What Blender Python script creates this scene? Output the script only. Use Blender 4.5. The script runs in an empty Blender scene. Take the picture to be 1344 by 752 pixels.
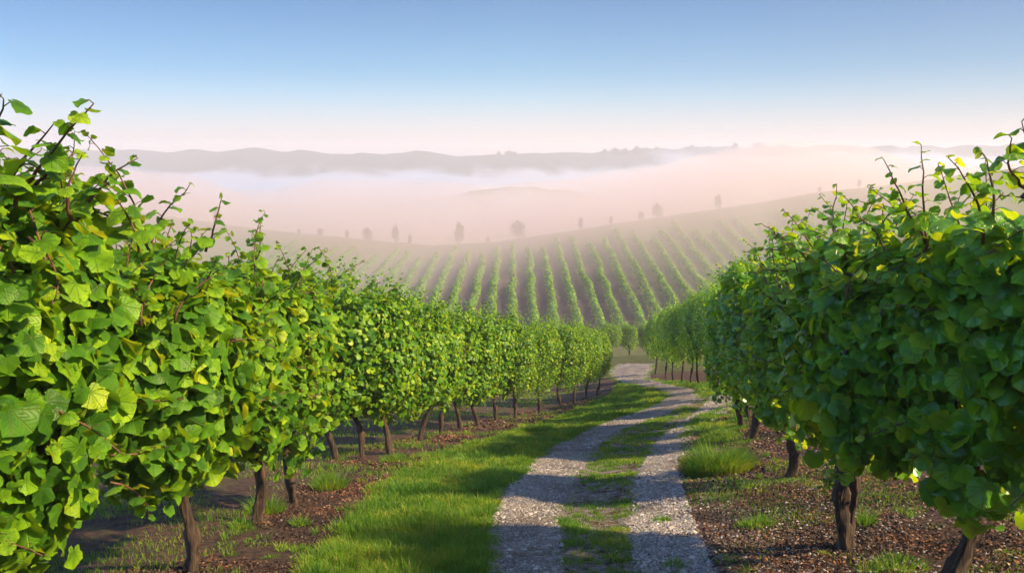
import bpy, math
import numpy as np
from mathutils import Vector, Matrix
R = math.radians
rng = np.random.default_rng(11)
S = bpy.context.scene
COL = S.collection

# ------------------------------------------------------------------ camera, sky, sun, exposure
PITCH = R(8.76); F = 1045.0
cam_d = bpy.data.cameras.new('camera'); cam = bpy.data.objects.new('camera', cam_d); COL.objects.link(cam)
cam_d.sensor_width = 36; cam_d.lens = 36*F/1344; cam_d.clip_start = .05; cam_d.clip_end = 20000
cam.location = (0, 0, 0); cam.rotation_euler = (R(90)-PITCH, 0, 0)
S.camera = cam

SUN_AZ, SUN_EL = R(104), R(38)
W = bpy.data.worlds.new('World'); S.world = W; W.use_nodes = True
nt = W.node_tree; nt.nodes.clear()
wo = nt.nodes.new('ShaderNodeOutputWorld'); bg = nt.nodes.new('ShaderNodeBackground')
sky = nt.nodes.new('ShaderNodeTexSky'); sky.sky_type = 'NISHITA'; sky.sun_disc = False
sky.sun_elevation = SUN_EL; sky.sun_rotation = SUN_AZ; sky.altitude = 200
sky.air_density = 1.0; sky.dust_density = 1.2; sky.ozone_density = 2.0
# the low sky of a misty dawn is paler and pinker than the clear model: tint by elevation
tc = nt.nodes.new('ShaderNodeTexCoord'); sx = nt.nodes.new('ShaderNodeSeparateXYZ')
cr = nt.nodes.new('ShaderNodeValToRGB'); mul = nt.nodes.new('ShaderNodeMixRGB'); mul.blend_type = 'MULTIPLY'; mul.inputs[0].default_value = 1
nt.links.new(tc.outputs['Generated'], sx.inputs[0]); nt.links.new(sx.outputs['Z'], cr.inputs[0])
SKYRAMP = [(0, (0.615, 0.477, 0.523)), (0.023, (0.615, 0.477, 0.523)), (0.046, (0.538, 0.538, 0.615)), (0.078, (0.346, 0.515, 0.631)), (0.108, (0.192, 0.431, 0.577)), (0.19, (0.108, 0.323, 0.477)), (0.3, (0.385, 0.569, 0.731)), (0.5, (0.731, 0.846, 0.954)), (1, (0.769, 0.885, 0.954))]  # upper stops, out of view, are raised as added fill from overhead
els = cr.color_ramp.elements
els[0].position = 0; els[0].color = SKYRAMP[0][1]+(1,); els[1].position = 1; els[1].color = SKYRAMP[-1][1]+(1,)
for p, c in SKYRAMP[1:-1]:
    e = els.new(p); e.color = c+(1,)
nt.links.new(sky.outputs[0], mul.inputs[1]); nt.links.new(cr.outputs[0], mul.inputs[2])
# sideways tint: less glare towards the sun, unseen west brightened as added fill light
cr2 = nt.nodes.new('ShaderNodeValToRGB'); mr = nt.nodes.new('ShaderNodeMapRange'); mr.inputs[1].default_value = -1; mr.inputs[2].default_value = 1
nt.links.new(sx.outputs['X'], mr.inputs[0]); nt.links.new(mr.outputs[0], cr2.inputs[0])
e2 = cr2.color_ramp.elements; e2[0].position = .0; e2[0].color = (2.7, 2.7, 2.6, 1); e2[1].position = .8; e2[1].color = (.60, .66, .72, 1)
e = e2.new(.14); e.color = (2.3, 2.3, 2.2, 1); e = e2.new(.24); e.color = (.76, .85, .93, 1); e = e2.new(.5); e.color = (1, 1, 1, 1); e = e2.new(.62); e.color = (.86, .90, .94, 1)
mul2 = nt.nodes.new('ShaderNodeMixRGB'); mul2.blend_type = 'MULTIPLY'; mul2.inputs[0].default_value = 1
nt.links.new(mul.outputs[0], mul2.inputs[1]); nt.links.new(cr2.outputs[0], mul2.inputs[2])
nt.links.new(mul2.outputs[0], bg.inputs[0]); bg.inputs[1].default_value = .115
nt.links.new(bg.outputs[0], wo.inputs[0])

sd = bpy.data.lights.new('sun', 'SUN'); sun = bpy.data.objects.new('sun', sd); COL.objects.link(sun)
sd.energy = 5.0; sd.angle = R(2.5); sd.color = (1.0, .76, .40)
SD = Vector((math.sin(SUN_AZ)*math.cos(SUN_EL), math.cos(SUN_AZ)*math.cos(SUN_EL), math.sin(SUN_EL)))
sun.rotation_euler = SD.to_track_quat('Z', 'Y').to_euler()
S.view_settings.view_transform = 'Standard'; S.view_settings.look = 'None'
S.view_settings.exposure = 1.3; S.view_settings.gamma = 1
cy = S.cycles
cy.max_bounces = 6; cy.diffuse_bounces = 2; cy.glossy_bounces = 2; cy.transmission_bounces = 3; cy.volume_bounces = 2
cy.use_denoising = True; cy.use_adaptive_sampling = True; cy.adaptive_threshold = .02
cy.caustics_reflective = False; cy.caustics_refractive = False; cy.sample_clamp_indirect = 6

# ------------------------------------------------------------------ noise, terrain
def _h(ix, iy, s=0):
    n = (ix.astype(np.int64)*374761393 + iy.astype(np.int64)*668265263 + s*1442695041) & 0x7fffffff
    n = ((n ^ (n >> 13))*1274126177) & 0x7fffffff
    return ((n ^ (n >> 16)) & 0xffff)/65535.0
def vn(x, y, s=0):
    x = np.asarray(x, float); y = np.asarray(y, float)
    ix, iy = np.floor(x), np.floor(y); fx, fy = x-ix, y-iy
    fx = fx*fx*(3-2*fx); fy = fy*fy*(3-2*fy)
    a = _h(ix, iy, s); b = _h(ix+1, iy, s); c = _h(ix, iy+1, s); d = _h(ix+1, iy+1, s)
    return (a*(1-fx)+b*fx)*(1-fy)+(c*(1-fx)+d*fx)*fy
def fbm(x, y, s=0, o=4):
    t = 0; a = .5; n = 0
    for k in range(o):
        t = t+a*vn(x*2**k, y*2**k, s+k); n += a; a *= .5
    return t/n
def sstep(a, b, x):
    t = np.clip((x-a)/(b-a), 0, 1); return t*t*(3-2*t)

_py = np.arange(-60, 1600, .5)
_kn = [(-60, -.4), (-10, -.9), (0, -1.37), (4.5, -2.44), (10, -3.76), (17, -5.42), (24, -7.1), (30, -8.25), (37, -9.45), (45, -11.3), (60, -15.3), (75, -18.4), (88, -18.9), (98, -17.9), (120, -15.9), (145, -14.4), (160, -15.5), (200, -22), (300, -33), (1600, -33)]
_pz = np.interp(_py, [k[0] for k in _kn], [k[1] for k in _kn])
_k = np.exp(-np.linspace(-2, 2, 9)**2); _k /= _k.sum()
_pz = np.convolve(np.pad(_pz, 4, mode='edge'), _k, 'valid')
def slope_px(y):
    v = (376-y)/F; return (math.sin(PITCH)-v*math.cos(PITCH))/(math.cos(PITCH)+v*math.sin(PITCH))
YC = 145.
_cx = [(-300, 258), (-60, 262), (40, 266), (130, 273), (250, 290), (330, 300), (450, 312), (560, 321), (650, 316), (750, 301), (850, 285), (950, 271), (1050, 256), (1100, 246), (1200, 235), (1344, 215), (1700, 180)]
_ccx = [(p-672)/F*YC for p, _ in _cx]; _ccz = [-slope_px(y+4)*YC for _, y in _cx]
def T(x, y):
    x = np.asarray(x, float); y = np.asarray(y, float)
    z = np.interp(y, _py, _pz)
    cz = np.interp(x, _ccx, _ccz)+14.4
    w = sstep(84, 150, y)*(1-sstep(170, 330, y))
    z = z+cz*w
    near = 1-sstep(30, 50, y)
    z = z+near*np.clip((x-.9)*.13, 0, .62)*sstep(0, 3, y)
    z = z-near*np.clip((-x-3.2)*.10, 0, .8)
    z = z+(vn(x*1.7, y*1.7, 3)-.5)*.06*near+(vn(x*5, y*5, 5)-.5)*.02*near
    z = z+(fbm(x*.03, y*.03, 9)-.5)*2.0*(1-near)*(1-.6*w)*sstep(45, 80, y)*.5
    # far ridges closing the valley
    d = 860.
    rz = np.interp(x/d*F+672, [-900, -300, 0, 130, 160, 220, 262, 300, 338, 345, 380, 400, 450, 520, 565, 600, 640, 700, 740, 790, 900, 1000, 1100, 1344, 2200],
                   [24, 21, 15.5, 15, 15.5, 13.5, 14.5, 12, 17.5, 17.5, 13.5, 14, 10.5, 11.5, 13.5, 8, 9, 11, 12.5, 13, 17, 20, 18, 21, 28])
    z = z+(rz*.95+33+(fbm(x*.02, y*.01, 21)-.5)*4+(vn(x*.09, y*.03, 23)-.5)*3.2*(1+1.2*sstep(60, 200, x)))*np.exp(-((y-d-20*np.sin(x*.01))/95)**2)*(y > 400)
    mid = (15+9*fbm(x*.013, y*.013, 55)+3*vn(x*.12, y*.12, 57))*np.exp(-((y-345-.12*x)/38)**2)*(.45+.55*np.exp(-((x-10)/90)**2)+.8*sstep(90, 190, x))
    z = z+mid*(y > 230)
    return z
def ray(px, py):
    u = (px-672)/F; v = (376-py)/F
    return np.array([u, math.cos(PITCH)+v*math.sin(PITCH), -math.sin(PITCH)+v*math.cos(PITCH)])
def ground_pt(px, py, dmax=120):
    r = ray(px, py); t = np.arange(1.0, dmax, .02)
    g = T(t*r[0], t*r[1])-t*r[2]
    i = int(np.argmax(g > 0)) or len(t)-1
    return np.array([t[i]*r[0], t[i]*r[1]])
def W2(pts): return np.array([ground_pt(*p) for p in pts])
def inside(P, poly):
    x, y = P[:, 0], P[:, 1]; c = np.zeros(len(P), bool); j = len(poly)-1
    for i in range(len(poly)):
        xi, yi = poly[i]; xj, yj = poly[j]
        m = ((yi > y) != (yj > y)) & (x < (xj-xi)*(y-yi)/(yj-yi+1e-12)+xi)
        c ^= m; j = i
    return c

# ------------------------------------------------------------------ mesh + object helpers
def mesh(name, V, faces, mat, smooth=True, uv=None, attrs=None):
    """faces: list of int arrays (n,k)."""
    me = bpy.data.meshes.new(name)
    V = np.ascontiguousarray(V, np.float32)
    me.vertices.add(len(V)); me.vertices.foreach_set('co', V.ravel())
    tot = sum(f.size for f in faces); idx = np.concatenate([f.ravel() for f in faces]).astype(np.int32)
    cnt = np.concatenate([np.full(len(f), f.shape[1]) for f in faces])
    st = np.concatenate([[0], np.cumsum(cnt)[:-1]]).astype(np.int32)
    me.loops.add(tot); me.loops.foreach_set('vertex_index', idx)
    me.polygons.add(len(cnt)); me.polygons.foreach_set('loop_start', st)
    me.polygons.foreach_set('use_smooth', np.full(len(cnt), smooth))
    me.update(calc_edges=True)
    if uv is not None:
        l = me.uv_layers.new(name='UVMap'); l.data.foreach_set('uv', uv[idx].astype(np.float32).ravel())
    for k, a in (attrs or {}).items():
        at = me.attributes.new(k, 'FLOAT', 'POINT'); at.data.foreach_set('value', a.astype(np.float32))
    me.materials.append(mat)
    return me
def link(name, me, parent=None, loc=None):
    o = bpy.data.objects.new(name, me); COL.objects.link(o)
    if parent is not None: o.parent = parent
    if loc is not None: o.location = loc
    return o
def tag(o, label=None, cat=None, group=None, kind=None):
    if label: o['label'] = label
    if cat: o['category'] = cat
    if group: o['group'] = group
    if kind: o['kind'] = kind
    return o
def dup(o, parent=None):
    c = o.copy(); COL.objects.link(c)
    if parent is not None: c.parent = parent
    for ch in list(o.children): dup(ch, c)
    return c
def nrm(a): return a/(np.linalg.norm(a, axis=-1, keepdims=True)+1e-9)
def tube(P, rad, n=8, rough=0., seed=0):
    """closed tapered tube along P (k,3) with radii rad (k)."""
    P = np.asarray(P, float); rad = np.asarray(rad, float); k = len(P)
    d = np.gradient(P, axis=0); d = nrm(d)
    ref = np.array([.3, .9, .2]) if abs(d[0, 2]) > .5 else np.array([0, 0, 1.])
    a = nrm(np.cross(d, ref)); b = np.cross(d, a)
    th = np.arange(n)/n*2*np.pi
    rr = rad[:, None]*np.ones(n)
    if rough:
        g = np.random.default_rng(seed)
        lob = .18*np.sin(3*th[None]+g.uniform(0, 6)+np.arange(k)[:, None]*.35)+.10*np.sin(5*th[None]+g.uniform(0, 6)-np.arange(k)[:, None]*.2)
        rr = rr*(1+rough*(lob*1.3+g.normal(0, .13, (k, n))))
    V = P[:, None]+rr[..., None]*(np.cos(th)[None, :, None]*a[:, None]+np.sin(th)[None, :, None]*b[:, None])
    V = V.reshape(-1, 3); i = np.arange(k-1)[:, None]*n; j = np.arange(n)[None]; j2 = (j+1) % n
    q = np.stack([i+j, i+j2, i+n+j2, i+n+j], -1).reshape(-1, 4)
    V = np.vstack([V, P[0], P[-1]+d[-1]*rad[-1]*.6]); c0, c1 = len(V)-2, len(V)-1
    jj = np.arange(n); jn = (jj+1) % n
    t = np.vstack([np.stack([np.full(n, c0), jn, jj], 1), np.stack([np.full(n, c1), (k-1)*n+jj, (k-1)*n+jn], 1)])
    return V, q, t
def join(parts):
    V = []; Q = []; Tt = []; o = 0
    for v, q, t in parts:
        V.append(v); Q.append(q+o); Tt.append(t+o); o += len(v)
    return np.vstack(V), [np.vstack(Q), np.vstack(Tt)]

# ------------------------------------------------------------------ materials
def newmat(name):
    m = bpy.data.materials.new(name); m.use_nodes = True; n = m.node_tree; n.nodes.clear()
    out = n.nodes.new('ShaderNodeOutputMaterial'); return m, n, out
def nd(n, t, **k):
    x = n.nodes.new(t)
    for a, v in k.items():
        if a.startswith('i_'): x.inputs[int(a[2:])].default_value = v
        else: setattr(x, a, v)
    return x
def ramp(n, src, stops):
    r = n.nodes.new('ShaderNodeValToRGB'); e = r.color_ramp.elements
    e[0].position, e[0].color = stops[0][0], stops[0][1]+(1,); e[1].position, e[1].color = stops[-1][0], stops[-1][1]+(1,)
    for p, c in stops[1:-1]: q = e.new(p); q.color = c+(1,)
    if src is not None: n.links.new(src, r.inputs[0])
    return r.outputs[0]
def math_(n, op, a, b=None, c=None):
    m = n.nodes.new('ShaderNodeMath'); m.operation = op
    for i, v in enumerate((a, b, c)):
        if v is None: continue
        if isinstance(v, (int, float)): m.inputs[i].default_value = v
        else: n.links.new(v, m.inputs[i])
    return m.outputs[0]
def leaf_mat(name, stops, trans, veins, rough=.36, tfac=.42, spec=.4):
    m, n, out = newmat(name); L = n.links.new
    geo = nd(n, 'ShaderNodeNewGeometry')
    col = ramp(n, geo.outputs['Random Per Island'], stops)
    tcol = ramp(n, geo.outputs['Random Per Island'], trans)
    if name == 'grass_blade':
        tc = nd(n, 'ShaderNodeTexCoord'); no = nd(n, 'ShaderNodeTexNoise'); no.inputs['Scale'].default_value = 1.6; no.inputs['Detail'].default_value = 5; L(tc.outputs['Object'], no.inputs[0])
        pt = ramp(n, no.outputs[0], [(.35, (.55, .75, .7)), (.52, (1, 1, 1)), (.66, (1.7, 1.2, 1.05))])
        def mm(c):
            x = nd(n, 'ShaderNodeMixRGB'); x.blend_type = 'MULTIPLY'; x.inputs[0].default_value = 1; L(c, x.inputs[1]); L(pt, x.inputs[2]); return x.outputs[0]
        col = mm(col); tcol = mm(tcol)
    p = nd(n, 'ShaderNodeBsdfPrincipled'); p.inputs['Roughness'].default_value = rough; p.inputs['Specular IOR Level'].default_value = spec
    tr = nd(n, 'ShaderNodeBsdfTranslucent')
    if veins:
        uv = nd(n, 'ShaderNodeUVMap'); uv.uv_map = 'UVMap'; s = nd(n, 'ShaderNodeSeparateXYZ'); L(uv.outputs[0], s.inputs[0])
        th = math_(n, 'ARCTAN2', s.outputs[0], s.outputs[1])
        rr = math_(n, 'SQRT', math_(n, 'ADD', math_(n, 'MULTIPLY', s.outputs[0], s.outputs[0]), math_(n, 'MULTIPLY', s.outputs[1], s.outputs[1])))
        fr = math_(n, 'ABSOLUTE', math_(n, 'SUBTRACT', math_(n, 'FRACT', math_(n, 'ADD', math_(n, 'DIVIDE', th, .72), .5)), .5))
        dist = math_(n, 'MULTIPLY', math_(n, 'MULTIPLY', fr, .72), rr)
        main = math_(n, 'SUBTRACT', 1., math_(n, 'SMOOTH_MIN', math_(n, 'DIVIDE', dist, .016), 1., .1))
        # side veins: chevrons running out from each main vein
        sv = math_(n, 'ABSOLUTE', math_(n, 'SUBTRACT', math_(n, 'FRACT', math_(n, 'SUBTRACT', math_(n, 'MULTIPLY', rr, 7.), math_(n, 'MULTIPLY', fr, 3.2))), .5))
        side = math_(n, 'MULTIPLY', math_(n, 'SUBTRACT', 1., math_(n, 'SMOOTH_MIN', math_(n, 'DIVIDE', sv, .13), 1., .1)), .5)
        vein = math_(n, 'MAXIMUM', math_(n, 'MAXIMUM', main, 0.), side)
        mx = nd(n, 'ShaderNodeMixRGB'); L(math_(n, 'MULTIPLY', vein, .85), mx.inputs[0]); L(col, mx.inputs[1]); mx.inputs[2].default_value = (.27, .38, .06, 1)
        noi = nd(n, 'ShaderNodeTexNoise'); noi.inputs['Scale'].default_value = 20; noi.inputs['Detail'].default_value = 5
        bm = nd(n, 'ShaderNodeBump'); bm.inputs['Strength'].default_value = .9; bm.inputs['Distance'].default_value = .006
        L(math_(n, 'ADD', math_(n, 'MULTIPLY', vein, -1.), noi.outputs[0]), bm.inputs['Height'])
        mo = nd(n, 'ShaderNodeMixRGB'); mo.blend_type = 'MULTIPLY'; mo.inputs[0].default_value = .9
        L(mx.outputs[0], mo.inputs[1]); L(ramp(n, noi.outputs[0], [(.32, (.55, .72, .6)), (.5, (.95, 1.05, .95)), (.68, (1.25, 1.3, 1.0))]), mo.inputs[2])
        eg = nd(n, 'ShaderNodeMixRGB'); eg.blend_type = 'MULTIPLY'; eg.inputs[0].default_value = 1; L(mo.outputs[0], eg.inputs[1]); L(ramp(n, rr, [(.1, (.85, .95, .9)), (.38, (1, 1, 1)), (.52, (1.25, 1.15, 1.0))]), eg.inputs[2])
        L(eg.outputs[0], p.inputs['Base Color']); L(bm.outputs[0], p.inputs['Normal'])
        mt = nd(n, 'ShaderNodeMixRGB'); L(math_(n, 'MULTIPLY', vein, .4), mt.inputs[0]); L(tcol, mt.inputs[1]); mt.inputs[2].default_value = (.12, .16, .02, 1)
        L(mt.outputs[0], tr.inputs[0])
    else:
        L(col, p.inputs['Base Color']); L(tcol, tr.inputs[0])
    mix = nd(n, 'ShaderNodeMixShader'); mix.inputs[0].default_value = tfac
    L(p.outputs[0], mix.inputs[1]); L(tr.outputs[0], mix.inputs[2]); L(mix.outputs[0], out.inputs[0])
    return m
VS = [(0, (.022, .090, .005)), (.35, (.058, .170, .007)), (.65, (.115, .255, .008)), (.9, (.20, .34, .010)), (1, (.29, .38, .02))]
VT = [(0, (.16, .34, .004)), (.5, (.34, .50, .006)), (.9, (.54, .60, .010)), (1, (.62, .60, .02))]
M_leaf_n = leaf_mat('vine_leaf_near', VS, VT, True, .46, .38, .22)
M_leaf_f = leaf_mat('vine_leaf', VS, VT, False, .45, .36, .3)
RS = [(0, (.035, .165, .012)), (.5, (.080, .285, .016)), (.85, (.15, .37, .018)), (1, (.26, .40, .022))]
M_leaf_rn = leaf_mat('vine_leaf_round', RS, VT, True, .27, .5, .6)
M_leaf_rf = leaf_mat('vine_leaf_deep', RS, VT, False, .3, .5, .55)
M_grass = leaf_mat('grass_blade', [(0, (.065, .16, .012)), (.5, (.12, .25, .018)), (.85, (.20, .30, .022)), (1, (.30, .26, .07))], [(0, (.12, .30, .02)), (.8, (.26, .40, .03)), (1, (.4, .36, .08))], False, .5, .4, .25)
M_field = leaf_mat('field_vine_leaf', [(0, (.07, .18, .012)), (1, (.18, .34, .02))], [(0, (.16, .30, .02)), (1, (.28, .40, .03))], False, .6, .35, .2)
M_tree = leaf_mat('tree_leaf', [(0, (.02, .04, .012)), (1, (.045, .07, .018))], [(0, (.05, .09, .01)), (1, (.09, .13, .02))], False, .7, .2, .1)

def bark_mat():
    m, n, out = newmat('vine_bark'); L = n.links.new
    tc = nd(n, 'ShaderNodeTexCoord'); mp = nd(n, 'ShaderNodeMapping'); mp.inputs['Scale'].default_value = (55, 55, 7); L(tc.outputs['Object'], mp.inputs[0])
    a = nd(n, 'ShaderNodeTexNoise'); a.inputs['Scale'].default_value = 1; a.inputs['Detail'].default_value = 6; a.inputs['Distortion'].default_value = .6; L(mp.outputs[0], a.inputs[0])
    p = nd(n, 'ShaderNodeBsdfPrincipled'); p.inputs['Roughness'].default_value = .9
    L(ramp(n, a.outputs[0], [(.3, (.012, .007, .006)), (.5, (.038, .022, .016)), (.72, (.10, .058, .04))]), p.inputs[0])
    b = nd(n, 'ShaderNodeBump'); b.inputs['Strength'].default_value = 1; b.inputs['Distance'].default_value = .012; L(a.outputs[0], b.inputs['Height']); L(b.outputs[0], p.inputs['Normal'])
    L(p.outputs[0], out.inputs[0]); return m
M_bark = bark_mat()
def cane_mat():
    m, n, out = newmat('cane'); p = nd(n, 'ShaderNodeBsdfPrincipled'); p.inputs['Roughness'].default_value = .6
    noi = nd(n, 'ShaderNodeTexNoise'); noi.inputs['Scale'].default_value = 30
    n.links.new(ramp(n, noi.outputs[0], [(.3, (.05, .020, .012)), (.7, (.13, .055, .03))]), p.inputs[0]); n.links.new(p.outputs[0], out.inputs[0]); return m
M_cane = cane_mat()

def ground_mat():
    m, n, out = newmat('ground_soil'); L = n.links.new
    tc = nd(n, 'ShaderNodeTexCoord')
    def noise(sc, det=5, rough=.6):
        t = nd(n, 'ShaderNodeTexNoise'); t.inputs['Scale'].default_value = sc; t.inputs['Detail'].default_value = det; t.inputs['Roughness'].default_value = rough
        L(tc.outputs['Object'], t.inputs[0]); return t.outputs[0]
    def attr(a):
        x = nd(n, 'ShaderNodeAttribute'); x.attribute_name = a; return x.outputs['Fac']
    def mix(f, a, b):
        x = nd(n, 'ShaderNodeMixRGB'); L(f, x.inputs[0])
        for i, v in ((1, a), (2, b)):
            if isinstance(v, tuple): x.inputs[i].default_value = v+(1,)
            else: L(v, x.inputs[i])
        return x.outputs[0]
    soil = ramp(n, noise(16, 8, .7), [(.30, (.012, .008, .008)), (.46, (.040, .026, .023)), (.58, (.075, .043, .033)), (.70, (.14, .08, .055))])
    vor = nd(n, 'ShaderNodeTexVoronoi'); vor.inputs['Scale'].default_value = 42; L(tc.outputs['Object'], vor.inputs[0])
    chips = ramp(n, vor.outputs['Color'], [(.2, (.02, .014, .013)), (.6, (.075, .042, .032)), (.95, (.18, .11, .085))])
    soil = mix(ramp(n, noise(3), [(.4, (.15,)*3), (.65, (.7,)*3)]), soil, chips)
    turf = ramp(n, noise(22, 6, .7), [(.3, (.030, .042, .012)), (.6, (.075, .095, .022)), (.8, (.14, .12, .045))])
    grav = ramp(n, noise(30, 6, .75), [(.3, (.07, .058, .06)), (.5, (.20, .165, .165)), (.7, (.40, .34, .33))])
    hill = ramp(n, noise(.06, 5), [(.35, (.055, .12, .025)), (.62, (.11, .11, .045))])
    field = ramp(n, noise(1.2, 6), [(.3, (.035, .024, .028)), (.7, (.075, .05, .05))])
    wood = ramp(n, noise(.2, 5), [(.35, (.012, .022, .026)), (.65, (.03, .045, .045))])
    f_ = lambda a, sc: math_(n, 'MULTIPLY_ADD', math_(n, 'SUBTRACT', noise(sc, 5, .7), .5), 1.0, attr(a))
    sharp = lambda v: ramp(n, v, [(.42, (0, 0, 0)), (.58, (1, 1, 1))])
    c = mix(sharp(f_('turf', 6)), soil, turf)
    c = mix(sharp(f_('track', 9)), c, grav)
    c = mix(attr('hill'), c, hill)
    c = mix(attr('field'), c, field)
    c = mix(attr('wood'), c, wood)
    p = nd(n, 'ShaderNodeBsdfPrincipled'); p.inputs['Roughness'].default_value = .95; p.inputs['Specular IOR Level'].default_value = .15
    L(c, p.inputs[0])
    b = nd(n, 'ShaderNodeBump'); b.inputs['Strength'].default_value = 1; b.inputs['Distance'].default_value = .035
    L(noise(22, 8, .75), b.inputs['Height']); L(b.outputs[0], p.inputs['Normal']); L(p.outputs[0], out.inputs[0])
    return m
M_ground = ground_mat()

def gravel_mat(name, stops, sc):
    m, n, out = newmat(name); L = n.links.new
    tc = nd(n, 'ShaderNodeTexCoord')
    v = nd(n, 'ShaderNodeTexVoronoi'); v.inputs['Scale'].default_value = sc; L(tc.outputs['Object'], v.inputs[0])
    v2 = nd(n, 'ShaderNodeTexVoronoi'); v2.inputs['Scale'].default_value = sc; v2.feature = 'DISTANCE_TO_EDGE'; L(tc.outputs['Object'], v2.inputs[0])
    a = nd(n, 'ShaderNodeTexNoise'); a.inputs['Scale'].default_value = 2.2; a.inputs['Detail'].default_value = 6; L(tc.outputs['Object'], a.inputs[0])
    c = ramp(n, v.outputs['Color'], stops)
    x = nd(n, 'ShaderNodeMixRGB'); x.blend_type = 'MULTIPLY'; x.inputs[0].default_value = .8; L(c, x.inputs[1]); L(ramp(n, a.outputs[0], [(.35, (.45, .40, .39)), (.65, (1.15, 1.1, 1.1))]), x.inputs[2])
    dn = nd(n, 'ShaderNodeTexNoise'); dn.inputs['Scale'].default_value = 3.5; dn.inputs['Detail'].default_value = 8; dn.inputs['Roughness'].default_value = .72; L(tc.outputs['Object'], dn.inputs[0])
    fd = ramp(n, dn.outputs[0], [(.46, (0, 0, 0)), (.62, (.85, .85, .85))]); y = nd(n, 'ShaderNodeMixRGB'); L(fd, y.inputs[0]); L(x.outputs[0], y.inputs[1]); y.inputs[2].default_value = (0.17, .125, .10, 1); x = y
    p = nd(n, 'ShaderNodeBsdfPrincipled'); p.inputs['Roughness'].default_value = .85; p.inputs['Specular IOR Level'].default_value = .3
    L(x.outputs[0], p.inputs[0])
    b = nd(n, 'ShaderNodeBump'); b.inputs['Strength'].default_value = 1; b.inputs['Distance'].default_value = .03
    L(ramp(n, v2.outputs[0], [(0, (0, 0, 0)), (.25, (1, 1, 1))]), b.inputs['Height']); L(b.outputs[0], p.inputs['Normal']); L(p.outputs[0], out.inputs[0])
    return m
GR = [(.1, (.15, .13, .13)), (.5, (.33, .295, .29)), (.95, (.52, .48, .465))]
M_track = gravel_mat('gravel_track', GR, 55)
def island_mat(name, stops, rough=.8):
    m, n, out = newmat(name); g = nd(n, 'ShaderNodeNewGeometry'); p = nd(n, 'ShaderNodeBsdfPrincipled'); p.inputs['Roughness'].default_value = rough; p.inputs['Specular IOR Level'].default_value = .3
    n.links.new(ramp(n, g.outputs['Random Per Island'], stops), p.inputs[0]); n.links.new(p.outputs[0], out.inputs[0]); return m
M_stone = island_mat('pebble', [(0, (.15, .13, .13)), (.5, (.27, .24, .24)), (.9, (.38, .34, .335)), (1, (.50, .46, .44))])
M_litter = island_mat('dry_leaf', [(0, (.012, .009, .009)), (.45, (.035, .021, .018)), (.72, (.070, .036, .024)), (.88, (.12, .062, .036)), (.96, (.12, .095, .09)), (1, (.22, .18, .17))])
def patchy(m, sc, lo, hi):
    n = m.node_tree; p = next(x for x in n.nodes if x.type == 'BSDF_PRINCIPLED'); src = p.inputs[0].links[0].from_socket
    tc = nd(n, 'ShaderNodeTexCoord'); no = nd(n, 'ShaderNodeTexNoise'); no.inputs['Scale'].default_value = sc; no.inputs['Detail'].default_value = 4; n.links.new(tc.outputs['Object'], no.inputs[0])
    x = nd(n, 'ShaderNodeMixRGB'); x.blend_type = 'MULTIPLY'; x.inputs[0].default_value = 1; n.links.new(src, x.inputs[1]); n.links.new(ramp(n, no.outputs[0], [(.38, lo), (.62, hi)]), x.inputs[2]); n.links.new(x.outputs[0], p.inputs[0])
patchy(M_litter, 1.7, (.55, .6, .7), (1.9, 1.45, 1.1))

# ------------------------------------------------------------------ ground sheet
def track_edges(E):
    """E: list of (left px, right px, y px) -> world left/right edge polylines, finely resampled"""
    Lw = W2([(a, y) for a, b, y in E]); Rw = W2([(b, y) for a, b, y in E])
    d = np.concatenate([[0], np.cumsum(np.linalg.norm(np.diff((Lw+Rw)/2, axis=0), axis=1))])
    s = np.arange(0, d[-1], .06)
    f = lambda A: np.stack([np.interp(s, d, A[:, 0]), np.interp(s, d, A[:, 1])], 1)
    k = np.ones(15)/15
    sm = lambda A: np.stack([np.convolve(np.pad(A[:, i], 7, mode='edge'), k, 'valid') for i in (0, 1)], 1)
    return sm(f(Lw)), sm(f(Rw))
TL = track_edges([(600, 745, 1000), (628, 744, 830), (638, 741, 752), (647, 733, 677), (677, 756, 627), (714, 778, 593), (762, 812, 568), (806, 852, 551), (857, 902, 533), (880, 921, 520), (866, 908, 511), (828, 876, 504), (806, 848, 497), (800, 850, 487), (812, 860, 477)])
TR = track_edges([(815, 1000, 1000), (828, 960, 830), (833, 938, 752), (824, 912, 686), (838, 888, 620), (864, 902, 577), (896, 930, 556), (918, 962, 538), (930, 972, 524), (940, 975, 515)])
def trackpoly(e): return np.vstack([e[0], e[1][::-1]])
P_TL, P_TR = trackpoly(TL), trackpoly(TR)
G_LEFT = W2([(330, 1000), (395, 752), (440, 700), (478, 656), (530, 614), (600, 589), (700, 557), (770, 532), (800, 519), (812, 503), (826, 505), (868, 515), (873, 522), (857, 533), (806, 551), (762, 568), (716, 593), (677, 627), (647, 677), (637, 752), (600, 1000)])
G_MID = W2([(745, 1000), (741, 752), (735, 677), (760, 627), (782, 593), (815, 568), (852, 551), (900, 535), (918, 538), (896, 556), (864, 577), (838, 620), (824, 686), (833, 752), (815, 1000)])
G_R1 = W2([(850, 497), (961, 504), (965, 520), (925, 519), (912, 509), (880, 505)])
G_R2 = W2([(985, 527), (975, 572), (925, 590), (893, 576), (900, 560), (930, 541), (965, 528)])
G_R3 = W2([(905, 590), (990, 600), (1000, 625), (960, 640), (895, 625)])
LR_IMG = [(246, 751, 285), (336, 686, 316), (384, 660, 334), (441, 605, 352), (477, 600, 366), (514, 595, 377), (551, 580, 388), (577, 570, 395), (605, 563, 401), (627, 560, 405), (652, 553, 408), (677, 550, 409), (709, 543, 411), (736, 534, 414), (753, 529, 417), (769, 524, 421), (783, 519, 427)]
L_ROW = W2([(a, b) for a, b, c in LR_IMG])
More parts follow.
